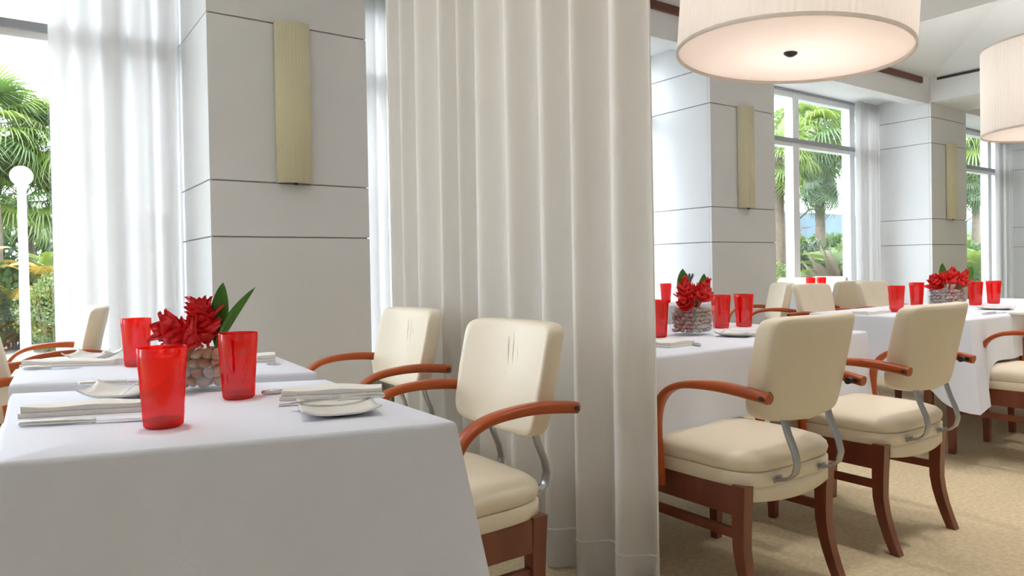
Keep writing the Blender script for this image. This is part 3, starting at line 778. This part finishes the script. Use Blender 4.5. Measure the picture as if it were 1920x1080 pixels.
# long table
vc = px(1776, 574, CT); va = R(10)
vase(vc, va, .19, .13, 'low glass cube vase of grey pebbles on the long table')
fill(vc, va, .19, .13, .014, 'grey pebbles filling the low cube vase on the long table', True, 7)
for k, (dx, dz) in enumerate(((-.10, .165), (0.0, .20), (.07, .185))):
    flower(rel(vc, dx * .5, .112, -.02), rel(vc, dx, dz, -.05), 1.5, ['red ginger flower spreading out over the low vase towards the pier edge', 'red ginger flower at the middle of the low vase', 'red ginger flower beside the big leaf in the low vase'][k], 5)
leafblade([rel(vc, .05, .12, 0), rel(vc, .10, .15), rel(vc, .14, .20), rel(vc, .165, .265)], .085, 'wide dark green leaf leaning out of the low vase', -fw + rt * .3)
leafblade([rel(vc, -.0, .12, .03), rel(vc, -.01, .18, .03), rel(vc, -.02, .24, .03), rel(vc, -.012, .285, .03)], .055, 'short upright green leaf in the middle of the low vase', -fw)
# recess table: slim white vase with a grey-green sprig
t = thing('bud_vase', 'slim white bud vase with a grey green sprig on the recess table', 'vase', (4.47, 3.86, CT))
MB().lathe([(0, 0), (.020, 0), (.024, .02), (.022, .09), (.014, .13), (.012, .15), (.009, .15), (.008, .10), (0, .09)], 18, (0, 0, 0), False, False).build('vase_body', 'china', t, True)
for k in range(7):
    a = k * .9
    MB().ribbon([(0, 0, .13), (.008 * math.cos(a), .008 * math.sin(a), .18), (.03 * math.cos(a), .03 * math.sin(a), .215 + .006 * (k % 3)), (.034 * math.cos(a), .034 * math.sin(a), .235)], [.004, .016, .018, .004], .002, (-math.sin(a), math.cos(a), 0)).build('sprig_leaf', 'grey_grass', t, True)

# ------------------------------------------------------------------ wall sconces
SC = ['wall sconce on the wide pier behind the red flowers', 'wall sconce on the pier beneath the large pendant shade', 'wall sconce on the small far pier next to the farthest window']
for k, u in enumerate(PIERS[1:4]):
    t = thing('wall_sconce', 'tall pale yellow fabric ' + SC[k], 'wall lamp', (u + PW / 2, V0 - .001, 1.56), 0, 'pale yellow wall sconces')
    Wd, dp, H = .208, .07, .935
    def ring(z, s=1.0):
        pr = [(-Wd / 2 * s, 0)] + [(-Wd / 2 * s * math.cos(a) if True else 0, -dp * s * math.sin(a) ** .8) for a in [math.pi * i / 32 for i in range(1, 32)]] + [(Wd / 2 * s, 0)]
        return [(x, y - .004, z) for x, y in pr]
    rg = [ring(0), ring(H)]
    mb = MB(); n = len(rg[0]); mb.v = [Vector(p) for r_ in rg for p in r_]; mb.f = [(i, i + 1, n + i + 1, n + i) for i in range(n - 1)]
    o = mb.build('shade', 'sconce_fabric', t, 60); sm = o.modifiers.new('t', 'SOLIDIFY'); sm.thickness = .004
    # fine vertical pleat threads
    for i in range(2, n - 2, 2):
        x, y, _ = rg[0][i]
        MB().box((x, y - .0005, H / 2), (.0016, .0022, H)).build('pleat', 'sconce_fabric', t)
    MB().loft([[(x * .97, y * .95, z) for x, y, _ in ring(0)] for z in (.004, .008)]).build('bottom_plate', 'frame_grey', t)
    MB().loft([[(x * .97, y * .95, z) for x, y, _ in ring(0)] for z in (H - .008, H - .004)]).build('top_plate', 'frame_white', t)
    MB().lathe([(0, -.014), (.008, -.012), (.010, -.004), (.006, .003), (0, .004)], 12, (0, -dp * .55, .002)).build('finial', 'dark', t)
    MB().box((0, -.012, H / 2), (.10, .02, H * .8)).build('back_plate', 'frame_white', t)

# ------------------------------------------------------------------ pendant drum lamps
def pendant(u, v, zb, rad, h, label, power):
    t = thing('drum_pendant', label, 'pendant lamp', (u, v, zb), 0, 'drum pendant lamps')
    n = 220
    rings = []
    for z in (0, h):
        rings.append([((rad + (.0022 if j % 2 else -.0010)) * math.cos(2 * math.pi * j / n), (rad + (.0022 if j % 2 else -.0010)) * math.sin(2 * math.pi * j / n), z) for j in range(n)])
    MB().loft(rings, False, False).build('shade', 'shade_fabric', t)
    MB().lathe([(rad - .006, -.004), (rad + .004, -.004), (rad + .004, .014), (rad - .006, .014), (rad - .006, -.004)], 128, (0, 0, 0), False, False).build('bottom_band', 'shade_fabric', t, True)
    MB().lathe([(rad - .006, h - .012), (rad + .004, h - .012), (rad + .004, h + .004), (rad - .006, h + .004), (rad - .006, h - .012)], 128, (0, 0, 0), False, False).build('top_band', 'shade_fabric', t, True)
    MB().lathe([(0, .012), (rad * .5, .012), (rad - .007, .012), (rad - .007, .016), (rad * .5, .016), (0, .016)], 96, (0, 0, 0), False, False).build('diffuser', 'diffuser', t)
    MB().lathe([(0, -.016), (.016, -.014), (.034, -.002), (.036, .006), (0, .010)], 24).build('finial', 'dark', t, True)
    MB().lathe([(.008, .016), (.008, CEIL + .30 - zb)], 10).build('rod', 'steel', t, True)
    for k in range(3):
        a = k * 2.094
        MB().tube([(0, 0, h - .03), ((rad - .004) * math.cos(a), (rad - .004) * math.sin(a), h - .03)], .005, 6).build('spider_arm', 'steel', t)
    ld = bpy.data.lights.new('lamp_bulb', 'POINT'); ld.energy = power; ld.shadow_soft_size = .22; ld.color = (1, .985, .97)
    lo = bpy.data.objects.new('lamp_bulb', ld); C.objects.link(lo); lo.parent = t; lo.location = (0.12, 0, h * .62)
    return t
LAMP = 8.5
big = pendant(3.455, 2.275, 2.160, .592, .78, 'large cream pleated drum pendant above the armchairs beside the drape', LAMP)
big.rotation_euler = Matrix.Rotation(R(4.5), 3, fw).to_euler()
pendant(7.71, 2.40, 2.18, .60, .78, 'cream drum pendant above the far end of the long table', LAMP)

for u_, v_, lb_ in ((-.70, 2.27, 'cream drum pendant added unseen as fill light in the bay of the lamp post window'), (-.70, -2.6, 'cream drum pendant added unseen as fill light, in line with the lamp post window'),
                    (3.47, -2.6, 'cream drum pendant added unseen as fill light, in line with the large pendant by the drape'), (7.62, -2.6, 'cream drum pendant added unseen as fill light, in line with the long table')):
    pendant(u_, v_, 2.165, .575, .78, lb_, LAMP)  # extra pendants out of view, added for warm fill light
# recessed downlights added as fill light for floor, seats and table tops
mat('lens', (0.9, 0.9, 0.88), 0.3)
M['lens'].node_tree.nodes['Principled BSDF'].inputs['Emission Color'].default_value = (1, .95, .88, 1)
M['lens'].node_tree.nodes['Principled BSDF'].inputs['Emission Strength'].default_value = 3
DOWN_FILL = 3.2
def downlight(u, v, label):
    z = CEIL
    for u0, u1 in bays:
        if u0 < u < u1 and v > VB: z = CEIL + K * min(1.15, u - u0, u1 - u, V0 - v, v - VB)
    for q in PIERS:
        if q <= u <= q + PW: z = DROP + .02
    t = thing('downlight', label, 'ceiling light', (u, v, z - .012), 0, 'added fill downlights')
    MB().lathe([(.052, .004), (.072, 0), (.075, .006), (.075, .012), (.052, .012)], 28, (0, 0, 0), False, False).build('trim_ring', 'frame_white', t, True)
    MB().lathe([(0, .006), (.052, .006), (.052, .010), (0, .010)], 24, (0, 0, 0), False, False).build('lens', 'lens', t)
    ld = bpy.data.lights.new('fill_bulb', 'AREA'); ld.shape = 'DISK'; ld.size = .10; ld.energy = DOWN_FILL; ld.color = (1, .965, .92); ld.spread = R(110)
    lo = bpy.data.objects.new('fill_bulb', ld); C.objects.link(lo); lo.parent = t; lo.location = (0, 0, -.004)
for u_, v_, lb_ in ((2.55, 0.75, 'added fill downlight above the aisle behind the drape edge'), (4.40, 0.75, 'added fill downlight above the aisle near the middle bay beam'), (3.47, 0.85, 'added fill downlight above the aisle in line with the large pendant'),
                    (6.70, 0.90, 'added fill downlight above the aisle by the long table'), (2.45, 1.95, 'added fill downlight above the table with grey pebbles'),
                    (4.45, 1.95, 'added fill downlight above the corner of the long table'), (6.75, 1.95, 'added fill downlight above the far end of the long table'),
                    (0.30, 2.05, 'added fill downlight above the table with tan pebbles'),
                    (5.60, 1.20, 'added fill downlight in the beam above the long table')):
    downlight(u_, v_, lb_)

# ------------------------------------------------------------------ garden
gd = MB().box((12, 22, -.12), (90, 33.6, .1)).build('ground', 'ground_green'); struct(gd); tag(gd, 'planted garden ground outside the windows')
def leaf_cloud(n, rx, ry, rz, size, seed, mats=None, upbias=.3, aspect=2.4):
    rnd = random.Random(seed); mb = MB()
    for i in range(n):
        while True:
            p = Vector((rnd.uniform(-1, 1), rnd.uniform(-1, 1), rnd.uniform(-1, 1)))
            if .25 < p.length < 1: break
        p = p.normalized() * (p.length ** .45)
        nz = .82 + .18 * math.sin(p.x * 5 + seed) * math.cos(p.y * 4)
        c = Vector((p.x * rx * nz, p.y * ry * nz, p.z * rz * nz))
        d = (p + Vector((rnd.uniform(-1, 1), rnd.uniform(-1, 1), rnd.uniform(-.8, .8) + upbias)) * .9).normalized()
        s = size * rnd.uniform(.6, 1.3); sd_ = d.cross(Vector((rnd.uniform(-1, 1), rnd.uniform(-1, 1), rnd.uniform(-1, 1)))).normalized() * (s / aspect)
        nn = d.cross(sd_).normalized() * (s * .12)
        mb.add([c, c + d * s * .45 + sd_ - nn, c + d * s, c + d * s * .45 - sd_ - nn], [(0, 1, 2, 3)])
    return mb
BM = []
for k, (n_, mt, sz) in enumerate(((4200, 'bush_leaf', .085), (4200, 'bush_leaf_light', .08), (3600, 'bush_leaf', .11), (3000, 'palm_leaf_dark', .14))):
    BM.append(leaf_cloud(n_, 1, 1, 1, sz, 20 + k).mesh('foliage', mt))
def shrub(u, v, s, k, label, grp='garden shrubs'):
    t = thing('shrub', label, 'shrub', (u, v, -.07), 0, grp)
    put('foliage', BM[k % 4], t, (0, 0, s[2] * .95), (0, 0, u * 3.1), s)
    for j in range(4):
        a = j * 1.6 + u
        MB().tube([(0.05 * math.cos(a), .05 * math.sin(a), 0), (.3 * s[0] * math.cos(a), .3 * s[1] * math.sin(a), s[2] * .8), (.5 * s[0] * math.cos(a), .5 * s[1] * math.sin(a), s[2] * 1.4)], [.03, .02, .008], 6).build('stem', 'bark', t)
    return t
def fan_frond_mesh(seed, mt):
    rnd = random.Random(seed); mb = MB()
    mb.ribbon([(0, 0, 0), (.18, 0, .05), (.36, 0, .06), (.5, 0, .04)], [.026, .020, .016, .014], .010, (0, 1, 0))
    base = Vector((.5, 0, .04)); nl = 34
    for i in range(nl):
        a = R(-135 + 270 * i / (nl - 1)) + rnd.uniform(-.03, .03); L = .62 * (.70 + .30 * math.cos(a * .7)) * rnd.uniform(.88, 1.08)
        d = Vector((math.cos(a), math.sin(a), 0)); s_ = Vector((-math.sin(a), math.cos(a), 0)); dr = rnd.uniform(.7, 1.5)
        p = []
        for f_, wd in ((0, .004), (.3, .015), (.5, .013), (.75, .007), (1, .001)):
            z = .05 * f_ - .50 * dr * max(0, f_ - .36) ** 1.5
            q = base + d * (L * f_ * (1 - .20 * f_ * f_)) + Vector((0, 0, z - .05 * f_ * abs(math.sin(a))))
            p += [q + s_ * wd + Vector((0, 0, .004)), q - s_ * wd + Vector((0, 0, .004))]
        mb.add(p, [(2 * j, 2 * j + 1, 2 * j + 3, 2 * j + 2) for j in range(4)])
    return mb.mesh('frond', mt)
def feather_frond_mesh(seed, mt):
    rnd = random.Random(seed); mb = MB(); L = 1.6
    def sp(f_): return Vector((L * f_ * (1 - .25 * f_ * f_), 0, .75 * f_ - 1.05 * f_ ** 2.4))
    mb.tube([sp(i / 8) for i in range(9)], [.018 - .0017 * i for i in range(9)], 5)
    for i in range(30):
        f_ = .16 + .82 * i / 29; p = sp(f_); tg = (sp(min(1, f_ + .02)) - sp(f_ - .02)).normalized()
        for s in (-1, 1):
            l = .55 * math.sin(math.pi * (.18 + .78 * f_)) * rnd.uniform(.9, 1.1)
            d = (tg * .7 + Vector((0, s * .75, -.18 + rnd.uniform(-.1, .1)))).normalized(); e = d.cross(Vector((0, 0, 1))).normalized() * .017
            mid = p + d * l * .5; end = p + d * l - Vector((0, 0, l * .28))
            mb.add([p + e * .4, p - e * .4, mid - e, end, mid + e], [(0, 1, 2, 3, 4)])
    return mb.mesh('frond', mt)
FAN = [fan_frond_mesh(k, mt) for k, mt in enumerate(('palm_leaf', 'palm_leaf', 'palm_leaf_dark'))]
FEA = [feather_frond_mesh(k, mt) for k, mt in enumerate(('palm_leaf', 'palm_leaf_dark', 'yellow_leaf'))]
def palm(u, v, h, n, s, fr, label, name='fan_palm', seed=1, el=(-50, 75), group='garden palms'):
    rnd = random.Random(seed); t = thing(name, label, 'palm', (u, v, -.07), 0, group)
    if h > .4: MB().tube([(0, 0, 0), (.05, 0, h * .5), (0, 0, h + .07)], [.13, .10, .09], 10).build('trunk', 'bark', t, True)
    else: MB().tube([(0, 0, 0), (0, 0, max(.12, h + .07))], .07, 8).build('trunk', 'bark', t, True)
    if el[0] < -80:      # skirt of old hanging leaves
        for k in range(16):
            q = Matrix.Rotation(k * 2.4, 4, 'Z') @ Matrix.Rotation(R(rnd.uniform(62, 82)), 4, 'Y')
            put('frond', fr[-1], t, (0, 0, h - .15 - .035 * k), q.to_euler(), (s * .95, s * .75, s * .95))
    for k in range(n):
        f_ = (k + .5) / n; e = R(el[1] + (el[0] - el[1]) * f_ + rnd.uniform(-8, 8)); a = k * 2.39996 + rnd.uniform(-.2, .2)
        q = Matrix.Rotation(a, 4, 'Z') @ Matrix.Rotation(-e, 4, 'Y') @ Matrix.Rotation(rnd.uniform(-.3, .3), 4, 'X')
        ss = s * rnd.uniform(.85, 1.1)
        put('frond', fr[rnd.randrange(len(fr))], t, (0, 0, h + .03 + .1 * (1 - f_)), q.to_euler(), (ss, ss, ss))
    return t
def grass(u, v, h, n, mt, label, seed, spread=.35):
    rnd = random.Random(seed); mb = MB()
    for i in range(n):
        a = rnd.uniform(0, 6.28); r0 = rnd.uniform(0, .18); d = Vector((math.cos(a), math.sin(a), 0)); l = h * rnd.uniform(.6, 1.1); o = rnd.uniform(.15, spread * 1.6) * h
        s_ = Vector((-d.y, d.x, 0)) * .010
        b = d * r0; p1 = b + d * o * .35 + Vector((0, 0, l * .6)); p2 = b + d * o + Vector((0, 0, l * rnd.uniform(.75, 1)))
        mb.add([b + s_, b - s_, p1 - s_ * .8, p2, p1 + s_ * .8], [(0, 1, 2, 3, 4)])
    t = thing('ornamental_grass', label, 'grass clump', (u, v, -.07), 0, 'ornamental grasses'); mb.build('blades', mt, t)
    return t
# seen through the window with the lamp post
lp = ray(40, 330); lp = lp / (fw.dot(lp)); Lp = Vector((0, 0, EYE)) + lp * 9.5
t = thing('lamp_post', 'white garden lamp post with a round globe on top', 'street lamp', (Lp.x, Lp.y, -.07))
zg = Lp.z + .07
MB().lathe([(.13, 0), (.13, .06), (.09, .10), (.062, .16), (.055, zg * .5), (.050, zg - .20), (.058, zg - .185), (.058, zg - .17), (.045, zg - .16), (.045, zg - .13)], 20).build('post', 'lamp_white', t, 40)
MB().lathe([(.05, zg - .15), (.085, zg - .15), (.085, zg - .125), (.06, zg - .11)], 20).build('collar', 'lamp_white', t, 40)
MB().lathe([(.132 * math.sin(math.pi * i / 16) + (.0001), zg - .132 * math.cos(math.pi * i / 16)) for i in range(17)], 24).build('globe', 'globe', t, True)
palm(-.15, 13.6, 3.35, 44, 1.0, FAN, 'fan palm with drooping leaves behind the lamp post', seed=3)
palm(.75, 14.1, 3.2, 44, 1.0, FAN, 'fan palm whose leaves touch the sheer curtain edge', seed=8)
palm(-.9, 15.0, 3.5, 34, 1.0, FAN, 'taller fan palm farther back in the garden beyond the lamp post', seed=12)
palm(.30, 14.4, 2.3, 40, 1.0, FAN, 'low fan palm between the two drooping palms', seed=14)
palm(-.35, 13.3, .75, 14, .6, [FEA[2]], 'yellow feather palm low behind the lamp post', 'feather_palm', 5, (0, 75), 'feather palms')
palm(.62, 13.1, .75, 14, .6, [FEA[2], FEA[0]], 'yellow green feather palm beside the lamp post foot', 'feather_palm', 6, (0, 75), 'feather palms')
SHB = ['tall dark hedge shrub behind the lamp post palms', 'tall dark hedge shrub at the sheer curtain side of the palms', 'tall dark hedge shrub on the outer side of the palms']
for k, u in enumerate((.3, 2.3, -1.8)): shrub(u, 16.6, (1.3, .8, 1.35), 2 + k, SHB[k])
SHL = ['dark green shrub left of the lamp post foot', 'pale leafed shrub at the lamp post foot', 'dark green shrub behind the sheer curtain', 'round shrub below the low fan palm', 'glossy shrub in the second row behind the lamp post', 'tall shrub below the drooping fan palm']
for k, (u, v, s) in enumerate(((-.75, 12.4, (.75, .55, .66)), (.55, 12.45, (.6, .5, .60)), (1.6, 12.6, (.8, .6, .68)), (.1, 13.4, (.8, .6, .74)), (-1.1, 13.6, (.9, .6, .8)), (1.3, 13.7, (.9, .6, .82)))):
    shrub(u, v, s, k, SHL[k])
# seen through the window under the large pendant and the farthest window
bw = MB().box((26, 14.4, 1.33), (40, .25, 2.9), .01).build('garden_wall', 'blue_wall'); tag(bw, 'blue grey garden wall behind the palms', 'wall')
palm(14.0, 8.6, 3.75, 50, 1.2, FAN, 'fan palm hanging over the window beside the white mullion', seed=21, el=(-85, 55))
palm(11.7, 8.0, 3.0, 30, .85, [FAN[0], FAN[1], FAN[0], FAN[1]], 'fan palm close to the pier corner outside the middle window', seed=22, el=(-75, 65))
palm(21.4, 8.6, 4.3, 46, 1.5, FAN, 'fan palm with long hanging leaves outside the farthest window', seed=24, el=(-88, 45))
palm(17.6, 11.5, 3.9, 22, 1.0, [FAN[2]], 'slender dark fan palm between the two garden windows', seed=25)
palm(12.6, 7.4, .35, 16, .8, [FEA[0], FEA[1]], 'green feather palm growing low under the window mullion', 'feather_palm', 26, (5, 80), 'feather palms')
palm(14.6, 9.4, .5, 16, 1.0, [FEA[0], FEA[1]], 'green feather palm in front of the blue garden wall', 'feather_palm', 27, (5, 80), 'feather palms')
palm(19.0, 7.5, .35, 18, .95, [FEA[0], FEA[0]], 'bright green feather palm under the farthest window', 'feather_palm', 28, (5, 80), 'feather palms')
palm(22.3, 9.2, .5, 18, 1.1, [FEA[1], FEA[0]], 'feather palm beyond the farthest window near the blue wall', 'feather_palm', 29, (5, 80), 'feather palms')
SHR = ['shrub with orange tinted shade beside the pier corner', 'leafy shrub under the hanging fan palm', 'pale shrub near the sheer curtain of the middle window', 'shrub filling the gap before the blue wall', 'shrub at the left side of the farthest window', 'shrub under the long hanging palm leaves', 'pale shrub beside the farthest sheer curtain']
for k, (u, v, s) in enumerate(((10.6, 7.4, (.8, .7, .6)), (13.2, 9.6, (1.2, .9, .85)), (15.3, 10.4, (1.3, .9, .9)), (17.0, 12.2, (1.6, .9, 1.1)), (18.2, 9.0, (1.2, .9, .8)), (20.8, 9.8, (1.4, .9, .9)), (23.6, 10.2, (1.4, .9, .95)))):
    shrub(u, v, s, k + 1, SHR[k])
SHF = ['tall hedge shrub before the blue wall, seen beside the mullion', 'tall hedge shrub before the blue wall near the sheer curtain', 'tall hedge shrub before the blue wall at the farthest window', 'tall hedge shrub before the blue wall beyond the farthest window']
for k, u in enumerate((18.5, 21.2, 30.0, 33.0)): shrub(u, 12.3, (1.7, .75, 1.15), 2 * k + 1, SHF[k])
SHN = ['leafy shrub close outside the middle window below the fan palm', 'leafy shrub close outside the middle window near its sheer curtain', 'leafy shrub close outside the farthest window', 'leafy shrub close outside the farthest window near its sheer curtain']
for k, (u, v, sz) in enumerate(((12.9, 8.3, (.9, .6, .82)), (14.9, 8.5, (.9, .6, .86)), (20.2, 8.0, (1.2, .7, .85)), (22.4, 8.3, (1.2, .7, .9)))): shrub(u, v, sz, (2, 1, 3, 0)[k], SHN[k])
grass(12.2, 7.0, 1.5, 130, 'dry_grass', 'tall straw coloured grass clump outside the middle window', 3)
grass(13.6, 7.9, 1.6, 200, 'grey_grass', 'grey green grass clump near the middle window curtain', 4)
grass(21.2, 7.8, 1.5, 160, 'grey_grass', 'grey green grass clump under the farthest window', 5)
# bare branching tree against the sky
def tree(u, v, h, label, seed):
    rnd = random.Random(seed); t = thing('garden_tree', label, 'tree', (u, v, -.07), 0, 'garden trees')
    MB().tube([(0, 0, 0), (.1, 0, h * .4), (0, .1, h * .7)], [.14, .10, .07], 8).build('trunk', 'bark', t, True)
    for k in range(9):
        a = k * 2.4; l = rnd.uniform(.8, 1.5); z = h * (.4 + .05 * k)
        MB().tube([(0.05, .05, z), (l * .5 * math.cos(a), l * .5 * math.sin(a), z + .35), (l * math.cos(a), l * math.sin(a), z + .5 + rnd.uniform(-.2, .4))], [.04, .025, .008], 5).build('branch', 'bark', t, True)
    put('foliage', leaf_cloud(1100, 1.5, 1.4, 1.0, .16, seed).mesh('foliage', 'bush_leaf'), t, (0, 0, h))
    return t
tree(16.4, 10.8, 4.2, 'thin leafed tree against the white sky behind the sheer curtain', 31)
tree(25.5, 11.0, 4.2, 'thin leafed tree beyond the farthest sheer curtain', 32)
